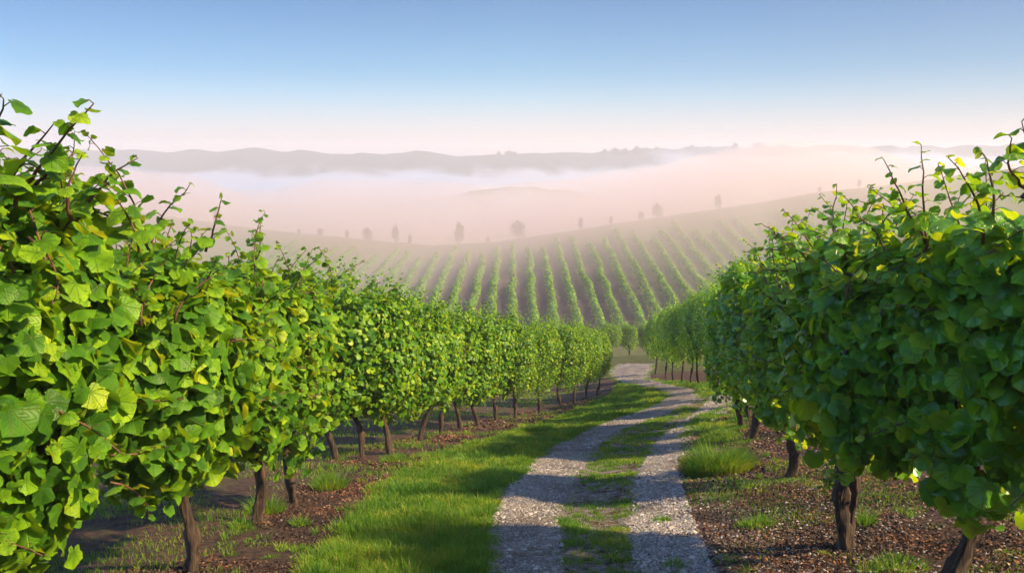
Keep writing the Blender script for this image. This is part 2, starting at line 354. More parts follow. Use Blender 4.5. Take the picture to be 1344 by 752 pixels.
def nonuni(lo, hi, step, far_lo, far_hi, g=1.06, cap=30):
    c = list(np.arange(lo, hi+1e-6, step)); s = step; x = hi
    while x < far_hi: s = min(s*g, cap); x += s; c.append(x)
    s = step; x = lo
    while x > far_lo: s = min(s*g, cap); x -= s; c.insert(0, x)
    return np.array(c)
gx = nonuni(-6.5, 8.5, .09, -1450, 1450, 1.06, 7); gy = nonuni(2.0, 36, .09, -60, 1450, 1.035, 16)
GX, GY = np.meshgrid(gx, gy); P2 = np.stack([GX.ravel(), GY.ravel()], 1)
Z = T(P2[:, 0], P2[:, 1])
nx, ny = len(gx), len(gy); i = np.arange(ny-1)[:, None]*nx; j = np.arange(nx-1)[None]
Q = np.stack([i+j, i+j+1, i+nx+j+1, i+nx+j], -1).reshape(-1, 4)
nearm = (P2[:, 1] < 40) & (np.abs(P2[:, 0]) < 12)
turf = np.zeros(len(P2)); track = np.zeros(len(P2))
def soft(mask_polys, w=1.):
    a = np.zeros(len(P2)); idx = np.where(nearm)[0]
    for poly in mask_polys: a[idx] = np.maximum(a[idx], inside(P2[idx], poly)*w)
    return a
turf = np.maximum(soft([G_LEFT, G_R1]), soft([G_MID, G_R2], .38))
track = soft([P_TL], 1)+soft([P_TR], .75)
def widen(e, a, b):
    d = nrm(e[1]-e[0]); return np.vstack([e[0]-d*a, (e[1]+d*b)[::-1]])
track = np.maximum(track, np.maximum(soft([widen(TL, .10, .22)], .53), soft([widen(TR, .25, .55)], .47)))
track = np.maximum(track, soft([G_MID], .49))
rowx = np.interp(P2[:, 1], L_ROW[:, 1], L_ROW[:, 0])
behind = (P2[:, 0] < rowx-.7)*1.0
turf = np.maximum(turf, behind*.42)
turf = np.where((P2[:, 1] > 26) & (P2[:, 1] < 84), np.maximum(turf, .55), turf)
turf = np.where((P2[:, 0] > 8) & (P2[:, 1] < 40), .5, turf)
fieldm = (1-.95*sstep(8, 24, np.abs(P2[:, 0]-3+(P2[:, 1]-95)*.1)))*(1-.5*sstep(118, 138, P2[:, 1]))*sstep(82, 88, P2[:, 1])*sstep(-46, -34, P2[:, 0])*(1-sstep(150, 156, P2[:, 1]))
hillm = sstep(82, 88, P2[:, 1])*(1-sstep(-46, -34, P2[:, 0]))*(P2[:, 1] < 250)
hillm = np.where((P2[:, 1] > 82) & (P2[:, 1] < 400), 1., hillm)
woodm = (P2[:, 1] >= 400)*1.0
V = np.stack([P2[:, 0], P2[:, 1], Z], 1)
g = link('ground', mesh('ground', V, [Q], M_ground, True, None, dict(turf=turf, track=track, field=fieldm, hill=hillm, wood=woodm)))
tag(g, 'sloping vineyard ground of dark soil and turf running down into the valley', 'ground', kind='structure')

# two gravel wheel tracks: sheets lying just above the soil, ragged edges
def track_sheet(e, name, label, seed, amp):
    Lw, Rw = e; n = len(Lw); m = 26; V = []; s = np.arange(n)*.06
    off1 = (fbm(s*2.2, s*0, seed)-.5)*amp+(vn(s*7, s*0, seed+4)-.5)*.05; off2 = (fbm(s*2.2, s*0, seed+9)-.5)*amp+(vn(s*7, s*0, seed+14)-.5)*.05
    t = np.linspace(0, 1, m)
    d = nrm(Rw-Lw); A = Lw+d*off1[:, None]; B = Rw+d*off2[:, None]
    P = A[:, None]*(1-t)[None, :, None]+B[:, None]*t[None, :, None]
    z = T(P[..., 0], P[..., 1])+.012-.03*np.maximum(0, 4*(np.abs(t-.5)**2)*4*.25-.7)[None]*1.0
    z += (vn(P[..., 0]*22, P[..., 1]*22, seed)-.5)*.006
    V = np.concatenate([P, z[..., None]], -1).reshape(-1, 3)
    i = np.arange(n-1)[:, None]*m; j = np.arange(m-1)[None]
    q = np.stack([i+j, i+j+1, i+m+j+1, i+m+j], -1).reshape(-1, 4)
    o = link(name, mesh(name, V, [q], M_track)); tag(o, label, 'path', kind='structure'); return A, B
track_sheet(TL, 'path', 'pale grey gravel wheel track curving down along the grass verge', 31, .34)
track_sheet(TR, 'path', 'stony wheel track on the bare soil side of the lane', 47, .42)

# ------------------------------------------------------------------ haze and fog
def vol_mat(name, col, dens, g):
    m, n, out = newmat(name); v = nd(n, 'ShaderNodeVolumePrincipled')
    v.inputs['Color'].default_value = col+(1,); v.inputs['Density'].default_value = dens; v.inputs['Anisotropy'].default_value = g
    n.links.new(v.outputs[0], out.inputs['Volume']); return m
def box(name, lo, hi, mat):
    x0, y0, z0 = lo; x1, y1, z1 = hi
    V = np.array([(x, y, z) for z in (z0, z1) for y in (y0, y1) for x in (x0, x1)], float)
    q = np.array([(0, 2, 3, 1), (4, 5, 7, 6), (0, 1, 5, 4), (2, 6, 7, 3), (0, 4, 6, 2), (1, 3, 7, 5)])
    return link(name, mesh(name, V, [q], mat, False))
HZ = vol_mat('haze_air', (.88, .85, .96), .0012, .1)
hz = box('haze', (-1500, -100, -40), (1500, 1500, 34), HZ)
tag(hz, 'thin morning haze filling the valley air', 'haze', kind='stuff')
def fog_layer(name, label, dens, top, y0, y1, seed, lump, front, up=0, col=(.83, .85, .97), g=.3):
    xs = np.arange(-900, 901, 8.); ys = np.concatenate([np.arange(y0, 320, 6.), np.arange(320, y1, 14.), [y1]])
    X, Y = np.meshgrid(xs, ys)
    n1 = fbm(X*.012, Y*.012, seed, 4)-.5; n2 = np.abs(fbm(X*.03, Y*.02, seed+7, 4)-.5)*2.4-.3
    rise = sstep(0, 1, (Y-y0)/front)*sstep(0, 1, (y1-Y)/60)*sstep(0, 1, (900-np.abs(X))/60)
    right = sstep(10, 160, X*300/np.maximum(Y, 1))
    lo = T(X, Y)-1.5
    if top is not None: zt = top+lump*(n1*(1+1.0*right)+.45*n2)+right*(lump*.35+up)
    else: zt = T(X, Y)+.5+1.6*sstep(82, 98, Y)+6.5*sstep(98, 150, Y)+lump*(n1*2+n2*1.5)+3*sstep(10, 40, X)*sstep(98, 140, Y); zt = T(X, Y)+(zt-T(X, Y))*(1-.9*sstep(48, 88, X))
    zt = lo+(np.maximum(zt, lo+.4)-lo)*rise+.05
    lo2 = np.minimum(lo, zt-.05)
    ny, nx = X.shape
    V = np.vstack([np.stack([X.ravel(), Y.ravel(), zt.ravel()], 1), np.stack([X.ravel(), Y.ravel(), lo2.ravel()], 1)])
    i = np.arange(ny-1)[:, None]*nx; j = np.arange(nx-1)[None]
    q = np.stack([i+j, i+j+1, i+nx+j+1, i+nx+j], -1).reshape(-1, 4); N = nx*ny
    sides = []
    for a in range(nx-1): sides += [(a, a+N, a+1+N, a+1), ((ny-1)*nx+a, (ny-1)*nx+a+1, (ny-1)*nx+a+1+N, (ny-1)*nx+a+N)]
    for b in range(ny-1): sides += [(b*nx, (b+1)*nx, (b+1)*nx+N, b*nx+N), (b*nx+nx-1, b*nx+nx-1+N, (b+1)*nx+nx-1+N, (b+1)*nx+nx-1)]
    o = link(name, mesh(name, V, [q, q[:, ::-1]+N, np.array(sides)], vol_mat(name, col, dens, g), True))
    tag(o, label, 'fog', kind='stuff'); return o
fog_layer('fog', 'dense white fog bank filling the valley behind the crest', .008, -13, 122, 760, 3, 8, 90)
def billow_fog():
    m, n, out = newmat('fog_billows'); L = n.links.new
    v = nd(n, 'ShaderNodeVolumePrincipled'); v.inputs['Color'].default_value = (.83, .85, .97, 1); v.inputs['Anisotropy'].default_value = .45
    tc = nd(n, 'ShaderNodeTexCoord'); s3 = nd(n, 'ShaderNodeSeparateXYZ'); L(tc.outputs['Object'], s3.inputs[0])
    mp = nd(n, 'ShaderNodeMapping'); mp.inputs['Scale'].default_value = (.020, .011, .05); L(tc.outputs['Object'], mp.inputs[0])
    a = nd(n, 'ShaderNodeTexNoise'); a.inputs['Scale'].default_value = 1; a.inputs['Detail'].default_value = 6; a.inputs['Roughness'].default_value = .64; a.inputs['Distortion'].default_value = .4; L(mp.outputs[0], a.inputs[0])
    # local top of the fog: higher towards the right, lumpy everywhere
    ratio = math_(n, 'DIVIDE', s3.outputs[0], s3.outputs[1])
    mr = nd(n, 'ShaderNodeMapRange'); mr.interpolation_type = 'SMOOTHSTEP'; L(ratio, mr.inputs[0]); mr.inputs[1].default_value = -.02; mr.inputs[2].default_value = .38; mr.inputs[3].default_value = -7.0; mr.inputs[4].default_value = 3.5
    top = math_(n, 'ADD', mr.outputs[0], math_(n, 'MULTIPLY', math_(n, 'SUBTRACT', a.outputs[0], .5), 56.))
    h = math_(n, 'DIVIDE', math_(n, 'SUBTRACT', top, s3.outputs[2]), 8.)
    h = math_(n, 'MINIMUM', math_(n, 'MAXIMUM', h, 0.), 1.)
    fy = nd(n, 'ShaderNodeMapRange'); fy.interpolation_type = 'SMOOTHSTEP'; L(s3.outputs[1], fy.inputs[0]); fy.inputs[1].default_value = 165; fy.inputs[2].default_value = 330
    mp2 = nd(n, 'ShaderNodeMapping'); mp2.inputs['Scale'].default_value = (.030, .014, .07); L(tc.outputs['Object'], mp2.inputs[0])
    b = nd(n, 'ShaderNodeTexNoise'); b.inputs['Scale'].default_value = 1; b.inputs['Detail'].default_value = 5; L(mp2.outputs[0], b.inputs[0])
    md = nd(n, 'ShaderNodeMapRange'); L(b.outputs[0], md.inputs[0]); md.inputs[1].default_value = .38; md.inputs[2].default_value = .62; md.inputs[3].default_value = .04; md.inputs[4].default_value = 2.1
    L(math_(n, 'MULTIPLY', math_(n, 'MULTIPLY', math_(n, 'MULTIPLY', h, md.outputs[0]), fy.outputs[0]), .022), v.inputs['Density']); L(v.outputs[0], out.inputs['Volume'])
    m.cycles.volume_step_rate = .6
    o = box('fog', (-620, 150, -34), (620, 700, 24), m); tag(o, 'billowing mauve and rosy fog with an uneven top rising over the valley', 'fog', kind='stuff')
billow_fog()
fog_layer('fog', 'faint ground mist spilling over the crest onto the vine field', .05, None, 78, 215, 41, 4.0, 44, col=(.90, .78, .80))

# ------------------------------------------------------------------ leaves
def leaf_template(kind, nseg):
    th = np.linspace(-np.pi, np.pi, nseg, endpoint=False)      # 0 = towards the tip
    a = np.abs(th)
    if kind == 'lobed':
        r = .51+.032*np.cos(5*th)+.045*np.cos(th)+.022*np.cos(11*th)
        r = r*(1-.50*np.exp(-((a-np.pi)/.30)**2))
    elif kind == 'round':
        r = .50+.06*np.cos(th)+.05*np.exp(-(a/.20)**2)+.015*np.cos(11*th)
        r = r*(1-.48*np.exp(-((a-np.pi)/.30)**2))
    else:
        r = .50+.09*np.cos(5*th)+.10*np.cos(th)
    if nseg > 20: r = r*(1+.024*(-1.)**np.arange(nseg)*(np.abs(np.abs(th)-np.pi) > .5))
    x = r*np.sin(th); y = r*np.cos(th)+.12
    return x, y
def leaves(P, N, D, size, kind, nseg, rings, g):
    """leaf blades: P position, N normal, D tip direction; -> V, faces, uv"""
    n = len(P); N = nrm(N); D = nrm(D-N*np.sum(D*N, 1, keepdims=True)); X = np.cross(D, N)
    x, y = leaf_template(kind, nseg)
    lx = [np.zeros(1)]; ly = [np.full(1, .02)]
    if rings == 2: lx.append(x*.55); ly.append((y-.02)*.55+.02)
    lx.append(x); ly.append(y)
    lx = np.concatenate(lx); ly = np.concatenate(ly); k = len(lx)
    c1 = g.normal(-.16, .22, (n, 1)); c2 = g.normal(-.32, .24, (n, 1)); c3 = g.normal(0, .24, (n, 1)); ph = g.uniform(0, 6.28, (n, 1))
    rr = np.hypot(lx, ly)[None]; th = np.arctan2(lx, ly)[None]
    z = c1*np.abs(lx)[None]*1.0+c2*ly[None]**2+c3*lx[None]*ly[None]*2+rr**2*(.15*np.sin(3*th+ph)+.10*np.sin(5*th-ph*1.7)+.06*np.cos(5*th)+.05*np.sin(8*th+ph*2.3))
    s = size[:, None, None]
    V = P[:, None]+s*(lx[None, :, None]*X[:, None]+ly[None, :, None]*D[:, None]+z[..., None]*N[:, None])
    uv = np.tile(np.stack([lx, ly], 1), (n, 1))
    b = (np.arange(n)*k)[:, None, None]; j = np.arange(nseg); j2 = (j+1) % nseg
    t = (np.stack([np.zeros(nseg, int), 1+j2, 1+j], 1)[None]+b).reshape(-1, 3); F = [t]
    if rings == 2: F.append((np.stack([1+j, 1+j2, 1+nseg+j2, 1+nseg+j], 1)[None]+b).reshape(-1, 4))
    return V.reshape(-1, 3), F, uv
LOD = {'near': (26, 2), 'mid': (9, 1), 'far': (5, 1)}
def unit_rand(g, n): return nrm(g.normal(0, 1, (n, 3)))
def crown_leaves(g, Lx, Wy, h0, h1, n, size, spread=.22):
    """positions/normals of leaves through a lumpy crown: long axis x, thickness y"""
    c = np.array([0, 0, (h0+h1)/2]); ax = np.array([Lx/2, Wy/2, (h1-h0)/2])
    seed_ph = g.uniform(0, 6); K = 14; kd = unit_rand(g, K); ka = g.uniform(.08, .26, K); kw = g.uniform(4, 14, K)
    d = unit_rand(g, n*2)
    d = np.sign(d)*np.abs(d)**.85; d = nrm(d)
    lump = .80+.8*sum(ka[k]*np.exp(-kw[k]*(1-d@kd[k])) for k in range(K))
    dens = .55+.45*np.sin(d@(kd[0]*6)+1)*np.sin(d@(kd[1]*7)+2)
    low = np.clip(1.0+d[:, 2]*.9, .35, 1)
    keep = g.uniform(0, 1, n*2) < np.clip((.35+dens)*low, 0, 1); d = d[keep][:n]; lump = lump[keep][:n]; m = len(d)
    inner = g.uniform(0, 1, m) < .22
    r = np.where(inner, g.uniform(.35, .8, m), 1-np.abs(g.normal(0, spread*.62, m)))*lump
    # squarer cross-section (trained vines)
    lump = np.minimum(lump, 1.12)+.12*np.sin(d@(kd[2]*9)+1)*np.sin(d@(kd[3]*13))+.06*np.sin(d@(kd[4]*22))*np.sin(d@(kd[5]*19)+2); sq = (np.abs(d[:, 0])**2.5+np.abs(d[:, 1])**2.5+np.abs(d[:, 2])**2.5)**(-1/2.5)
    P = c+d*ax*(r*sq)[:, None]
    P[:, :2] *= (.84+.20*np.clip((P[:, 2:]-h0)/(h1-h0), 0, 1.1)); P[:, 2] += np.clip((P[:, 2]-(h0+h1)/2)/(h1-h0), 0, 1)*.34*(vn(P[:, 0]*3.2+seed_ph*9, P[:, 1]*2.5, 5)-.55)
    P[:, 2] -= np.where(d[:, 2] < -.15, 1, 0)*(g.uniform(0, 1, m)**3*.16+.10*np.sin(P[:, 0]*7+seed_ph))
    out = nrm(d/ax)
    N = out*.72+np.array([0, 0, .36])+g.normal(0, .44, (m, 3))
    D = np.array([0, 0, -1.])+out*.35+g.normal(0, .45, (m, 3))
    s = size*np.clip(g.normal(.93, .29, m), .35, 1.6)
    return P, N, D, s
def cane_path(g, base, top_dir, length, k=9):
    d = nrm(np.array(top_dir, float)); P = [np.array(base, float)]
    bend = g.normal(0, .10, 3); bend[2] = -abs(bend[2])*.5
    for _ in range(k-1):
        d = nrm(d+bend+g.normal(0, .09, 3)); P.append(P[-1]+d*length/(k-1))
    return np.array(P)
def cane_leaves(g, P, size):
    n = max(6, int(np.linalg.norm(P[-1]-P[0])/.036)); t = np.linspace(.12, 1, n)
    f = t*(len(P)-1); i0 = np.minimum(f.astype(int), len(P)-2); B = P[i0]+(P[i0+1]-P[i0])*(f-i0)[:, None]
    ang = np.arange(n)*2.4+g.uniform(0, 6); o = np.stack([np.cos(ang), np.sin(ang), np.full(n, .35)], 1)
    s = size*(1.0-.62*t)*g.uniform(.75, 1.2, n)
    pet = B+o*(s*.5)[:, None]
    N = nrm(np.array([0, 0, .9])+o*.4+g.normal(0, .45, (n, 3))); D = o+np.array([0, 0, -.55])+g.normal(0, .25, (n, 3))
    return pet, N, D, s, B
def trunk_mesh(g, h, r, seed, lod):
    k = 16 if lod == 'near' else 8; n = 12 if lod == 'near' else 7
    t = np.linspace(0, 1, k); lean = g.normal(0, .07, 2); w = g.uniform(0, 6, 2)
    P = np.stack([lean[0]*t+.022*np.sin(t*6+w[0])-.022*np.sin(w[0]), lean[1]*t+.022*np.sin(t*5+w[1])-.022*np.sin(w[1]), -.06+t*(h+.06)], 1)
    rad = r*(1.30-.55*t+.28*np.exp(-(t/.10)**2)+.12*np.sin(t*9+w[0])+.25*sstep(.82, 1, t)+.38*np.exp(-((t-g.uniform(.35, .7))/.07)**2)+.2*np.exp(-((t-g.uniform(.2, .9))/.05)**2))
    parts = [tube(P, rad, n, 1.0 if lod == 'near' else .7, seed)]
    return P[-1], parts
def limb(g, base, az, L, r, seed, lod):
    k = 9; t = np.linspace(0, 1, k); d = np.array([math.cos(az), math.sin(az)*.45, 0])
    P = np.array(base)[None]+t[:, None]*d*L*.75+np.stack([0*t, 0*t, -.05+t**.8*L*.95], 1)+np.cumsum(g.normal(0, .012, (k, 3)), 0)*(t[:, None] > 0)
    return tube(P, r*(1-.72*t)+.004, 9 if lod == 'near' else 6, .8, seed), P

def make_vine(seed, lod, side, H=2.2, Lx=1.45, Wy=.95, n=2200, size=.12, h0=.46, nshoots=8, shootlen=.45, fork=False):
    g = np.random.default_rng(seed)
    root = bpy.data.objects.new('grape_vine', None); COL.objects.link(root); root.empty_display_size = .2
    kind = {'L': 'lobed', 'R': 'round'}[side]; nseg, rings = LOD[lod]
    ml = {('L', True): M_leaf_n, ('R', True): M_leaf_rn, ('L', False): M_leaf_f, ('R', False): M_leaf_rf}[(side, lod == 'near')]
    if lod != 'near': kind = 'simple'
    r = .032 if side == 'L' else .037
    top, parts = trunk_mesh(g, h0+.12, r, seed, lod)
    if fork:
        t2, p2 = trunk_mesh(g, h0+.10, r*.85, seed+5, lod); v, q, t = p2[0]; v = v.copy(); v[:, 0] += .05+v[:, 2]*.28; parts.append((v, q, t))
    v, f = join(parts); link('trunk', mesh('trunk', v, f, M_bark), root)
    limbs = []
    for a in (0.3, math.pi-.2, 1.7):
        tb, P = limb(g, top, a+g.normal(0, .3), (H-h0)*.5, r*.62, seed+int(a*10), lod); limbs.append(P)
        v, f = join([tb]); link('branch', mesh('branch', v, f, M_bark), root)
    P, N, D, s = crown_leaves(g, Lx, Wy, h0, H-.16, n, size)
    if lod != 'near':                       # leafy shoots are part of the foliage mass
        for k in range(nshoots):
            b = np.array([g.uniform(-.42, .42)*Lx, g.uniform(-.36, .36)*Wy, H-.52]); dd = np.array([g.normal(0, .22), g.normal(0, .22), 1])
            cp = cane_path(g, b, dd, shootlen*g.uniform(.6, 1.2))
            for rep in range(2):
                p_, n_, d_, s_, _ = cane_leaves(g, cp, size*1.15); P = np.vstack([P, p_]); N = np.vstack([N, n_]); D = np.vstack([D, d_]); s = np.concatenate([s, s_])
    v, f, uv = leaves(P, N, D, s, kind, nseg, rings, g)
    link('foliage', mesh('foliage', v, f, ml, True, uv if lod == 'near' else None), root)
    if lod == 'near':
        for k in range(nshoots):
            b = np.array([g.uniform(-.45, .45)*Lx, g.uniform(-.38, .38)*Wy, H-.50]); dd = np.array([g.normal(0, .22), g.normal(0, .22), 1])
            add_shoot(root, g, b, dd, shootlen*g.uniform(.7, 1.3), size*1.05, kind, ml)
        for k in range(24):                 # side shoots poking out of the hedge face
            az = g.uniform(0, 6.28); b = np.array([math.cos(az)*.36*Lx, math.sin(az)*.36*Wy, g.uniform(h0+.08, H-.3)]); dd = np.array([math.cos(az), math.sin(az), g.uniform(-.5, .8)])
            add_shoot(root, g, b, dd, .38*g.uniform(.7, 1.2), size*1.0, kind, ml)
    return root
def add_shoot(root, g, b, dd, ln, size, kind, ml):
    cp = cane_path(g, b, dd, ln)
    parts = [tube(cp, np.linspace(.0065, .002, len(cp)), 6)]
    p_, n_, d_, s_, B = cane_leaves(g, cp, size)
    for a, c in zip(B, p_): parts.append(tube(np.array([a, (a+c)/2+np.array([0, 0, .008]), c]), [.002, .0016, .0013], 4))
    v, f = join(parts); sh = link('shoot', mesh('shoot', v, f, M_cane), root)
    v, f, uv = leaves(p_, n_, d_, s_, kind, 26, 2, g); link('leaves', mesh('leaves', v, f, ml, True, uv), sh)

def height_at(xy, ypx):
    return -slope_px(ypx)*xy[1]-float(T(xy[0], xy[1]))
def place(root, xy, rz, sc, label, group, sxy=None):
    root.location = (xy[0], xy[1], float(T(xy[0], xy[1]))); root.rotation_euler = (0, 0, rz)
    root.scale = ((sxy or sc), (sxy or sc), sc); tag(root, label, 'grape vine', group)
GL = 'grape vines in the sunlit left row'; GR_ = 'grape vines in the shaded right row'
GF = 'small grape vines clustered at the bend of the track'

# ---- left row
left = [((-2.5, 1.9), height_at((-2.5, 1.9), 150), 'near'), ((-2.15, 3.1), height_at((-2.15, 3.1), 178), 'near')]
for (a, b, c), xy in zip(LR_IMG, L_ROW):
    left.append((xy, height_at(xy, c), 'near' if xy[1] < 7.6 else 'mid' if xy[1] < 15 else 'far'))
LLAB = ['grape vine with very large leaves cut off by the left edge of the photo',
        'tall grape vine with a long leafy shoot against the sky, second from the left edge',
        'grape vine on the bare reddish trunk at the bottom left, large veined leaves',
        'grape vine whose dark leaning trunk rises from small weeds, fourth of the left row',
        'grape vine on a straight trunk beside the mulch patch, fifth in the left row',
        'grape vine with short dark trunk behind the bushy weed clump, sixth of the left row',
        'grape vine next beyond the bushy weed clump, seventh of the left row',
        'grape vine with forked double trunk in the left row',
        'grape vine just past the forked double trunk, ninth of the left row',
        'grape vine with a slanting trunk, tenth of the left row',
        'grape vine on a slim upright trunk, eleventh of the left row',
        'grape vine, twelfth of the left row, its trunk curved like a bow',
        'grape vine, thirteenth of the left row',
        'grape vine, fourteenth of the left row',
        'grape vine, fifteenth of the left row, yellow green in full sun',
        'grape vine, fourth from the far end of the left row',
        'grape vine, third from the far end of the left row',
        'grape vine, second from the far end of the left row',
        'last small grape vine at the far end of the left row beside the grassy bend']
protoM = {}; protoF = {}
for k in range(4): protoM[k] = None
def heading(pts, i):
    a = pts[max(i-1, 0)]; b = pts[min(i+1, len(pts)-1)]; return math.atan2(b[1]-a[1], b[0]-a[0])
pts = [p for p, h, l in left]
cache = {}
def get(lod, side, var, **k):
    key = (lod, side, var)
    if key not in cache:
        cache[key] = make_vine(100+hash_(key), lod, side, **k); return cache[key]
    return dup(cache[key])
def hash_(key): return {'near': 0, 'mid': 40, 'far': 80}[key[0]]+{'L': 0, 'R': 20}[key[1]]+key[2]
roots_l = []
for i, (xy, h, lod) in enumerate(left):
    hd = heading(pts, i)
    if lod == 'near':
        r = make_vine(300+i, 'near', 'L', H=2.2, Lx=1.6, Wy=.9, n=2900, size=(.108, .104, .098, .092, .086)[min(i, 4)], nshoots=22, shootlen=.48, h0=.40 if i < 2 else .52)
        place(r, xy, hd, h/2.2, LLAB[i], GL); roots_l.append(r)
    elif lod == 'mid':
        if i == 7: r = make_vine(377, 'mid', 'L', n=5400, size=.060, Lx=1.25, Wy=.9, nshoots=34, shootlen=.60, fork=True)
        else: r = get('mid', 'L', i % 3, n=5400, size=.060, Lx=1.25, Wy=.9, nshoots=34, shootlen=.60)
        place(r, xy, hd+(math.pi if i % 2 else 0)+rng.normal(0, .1), h/2.2, LLAB[i], GL)
    else:
        r = get('far', 'L', i % 3, n=5600, size=.053, Lx=1.2, Wy=1.0, nshoots=32, shootlen=.56)
        place(r, xy, hd+(math.pi if i % 2 else 0)+rng.normal(0, .15), h/2.2, LLAB[i], GL)
def pixpt(px, py, d):
    r = ray(px, py); return r*d/r[1]
def sky_shoot(root, a, b, d0, d1, seed, size, kind, ml, dens=1.):
    # long cane rising out of the hedge top from one spot to another, in the vine's own space
    g = np.random.default_rng(seed); bpy.context.view_layer.update(); inv = np.array(root.matrix_world.inverted())
    A, B = pixpt(*a, d0), pixpt(*b, d1); t = np.linspace(0, 1, 10)[:, None]
    W_ = A+(B-A)*t; L = np.linalg.norm(B-A); W_ += (np.sin(t*np.pi)*L*.10)*nrm(g.normal(0, 1, (1, 3)))+np.cumsum(g.normal(0, .006, (10, 3)), 0)*(t > 0)
    P = (inv[:3, :3]@W_.T).T+inv[:3, 3]
    parts = [tube(P, np.linspace(.0085, .0022, 10), 7)]
    p_, n_, d_, s_, Bp = cane_leaves(g, P, size)
    for x, c in zip(Bp, p_): parts.append(tube(np.array([x, (x+c)/2+np.array([0, 0, .008]), c]), [.0022, .0018, .0014], 4))
    v, f = join(parts); sh = link('shoot', mesh('shoot', v, f, M_cane), root)
    v, f, uv = leaves(p_, n_, d_, s_, kind, 26, 2, g); link('leaves', mesh('leaves', v, f, ml, True, uv), sh)
LR = roots_l
for r_, a, b, d0, d1, sz in [(LR[1], (20, 270), (128, 132), 2.9, 2.8, .125), (LR[1], (0, 260), (45, 160), 2.9, 2.8, .12), (LR[1], (-30, 280), (10, 140), 2.7, 2.6, .15), (LR[1], (100, 290), (178, 214), 3.2, 3.2, .10), (LR[1], (95, 290), (104, 205), 3.1, 3.1, .09), (LR[1], (30, 260), (75, 190), 2.9, 2.9, .14), (LR[2], (195, 330), (246, 255), 4.3, 4.3, .12), (LR[2], (270, 330), (282, 270), 4.4, 4.4, .10), (LR[3], (330, 350), (342, 296), 5.7, 5.7, .09)]:
    sky_shoot(r_, a, b, d0, d1, int(a[0]+b[1]), sz, 'lobed', M_leaf_n)
# ---- right row
RI = [(1245, 762, 232), (1113, 722, 262), (1035, 627, 302), (988, 576, 326), (972, 561, 346)]
right = [((2.6, 1.6), height_at((2.6, 1.6), 205), 'near'), ((2.35, 2.6), height_at((2.35, 2.6), 185), 'near')]
for a, b, c in RI:
    xy = ground_pt(a, b); right.append((xy, height_at(xy, c), 'near' if xy[1] < 7.6 else 'mid'))
for xy, c in [((3.55, 11.6), 352), ((4.05, 13.4), 354), ((4.45, 15.2), 358), ((4.75, 17.0), 362), ((5.0, 18.8), 366)]:
    right.append((np.array(xy), height_at(xy, c), 'mid' if xy[1] < 14 else 'far'))
RLAB = ['grape vine with large round leaves cut off by the right edge of the photo',
        'tall grape vine with broad leaves second from the right edge, drooping to the ground',
        'grape vine on a thick dark trunk at the bottom right corner',
        'grape vine on the knobbly forked black trunk over the orange litter',
        'grape vine on a short straight trunk right of the big grass tuft',
        'grape vine with leaning trunk behind the big grass tuft',
        'grape vine touching the leaning one beyond the big grass tuft',
        'grape vine next beyond the pair above the big grass tuft, eighth of the right row',
        'grape vine, ninth of the right row, middle of the shaded hedge face',
        'grape vine, tenth of the right row',
        'grape vine, eleventh of the right row, where the gravel swings left',
        'twelfth vine of the right row, the last before the cluster of thin trunks']
pts = [p for p, h, l in right]
roots_r = []
for i, (xy, h, lod) in enumerate(right):
    hd = heading(pts, i)
    if lod == 'near':
        r = make_vine(400+i, 'near', 'R', fork=(i == 3), H=2.2, Lx=1.55, Wy=.85, n=2900, size=(.115, .112, .104, .096, .088)[min(i, 4)], nshoots=22, shootlen=.52, h0=.42 if i < 2 else .56)
        place(r, xy, hd, h/2.2, RLAB[i], GR_); roots_r.append(r)
    elif lod == 'mid':
        r = get('mid', 'R', i % 3, n=5200, size=.065, Lx=1.45, Wy=.95, nshoots=30, shootlen=.55)
        place(r, xy, hd+(math.pi if i % 2 else 0), h/2.2, RLAB[i], GR_)
    else:
        r = get('far', 'R', i % 3, n=5600, size=.056, Lx=1.5, Wy=1.2, nshoots=26, shootlen=.5)
        place(r, xy, hd+(math.pi if i % 2 else 0), h/2.2, RLAB[i], GR_)
RR = roots_r
for r_, a, b, d0, d1, sz in [(RR[2], (1215, 330), (1208, 190), 3.6, 3.6, .12), (RR[2], (1290, 320), (1248, 195), 3.4, 3.3, .13), (RR[2], (1215, 320), (1165, 215), 3.6, 3.6, .10), (RR[2], (1300, 300), (1290, 185), 3.3, 3.3, .10), (RR[1], (1340, 260), (1338, 152), 2.8, 2.8, .12), (RR[1], (1350, 260), (1318, 180), 2.8, 2.7, .15), (RR[3], (1110, 350), (1098, 242), 4.6, 4.6, .11), (RR[3], (1140, 340), (1155, 268), 4.5, 4.5, .10), (RR[4], (1050, 350), (1042, 285), 6.3, 6.3, .09), (RR[4], (1020, 370), (1012, 300), 6.5, 6.5, .085)]:
    sky_shoot(r_, a, b, d0, d1, int(a[0]+b[1]), sz, 'round', M_leaf_rn)
# cluster at the bend
for k, (a, b, c) in enumerate([(860, 491, 402), (874, 496, 397), (884, 499, 390), (896, 501, 384), (907, 502, 379), (918, 503, 372), (930, 503, 366), (941, 503, 360)]):
    xy = ground_pt(a, b); r = get('far', 'R', k % 3)
    place(r, xy, rng.uniform(0, 6), height_at(xy, c)/2.2, ['grape vine in the cluster of thin dark trunks where the track bends'][0], GF, .72)

# vines beyond the bend
for k, (x, y) in enumerate([(5.2, 41), (6.3, 42), (7.4, 42.5), (8.6, 43.5), (9.8, 44.5), (11, 45.5)]):
    r = get('far', 'L', k % 3); place(r, (x, y), rng.uniform(0, 6), .95, 'pale grape vine in the short hazy row beyond the bend of the track', 'grape vines beyond the bend', 1.0)

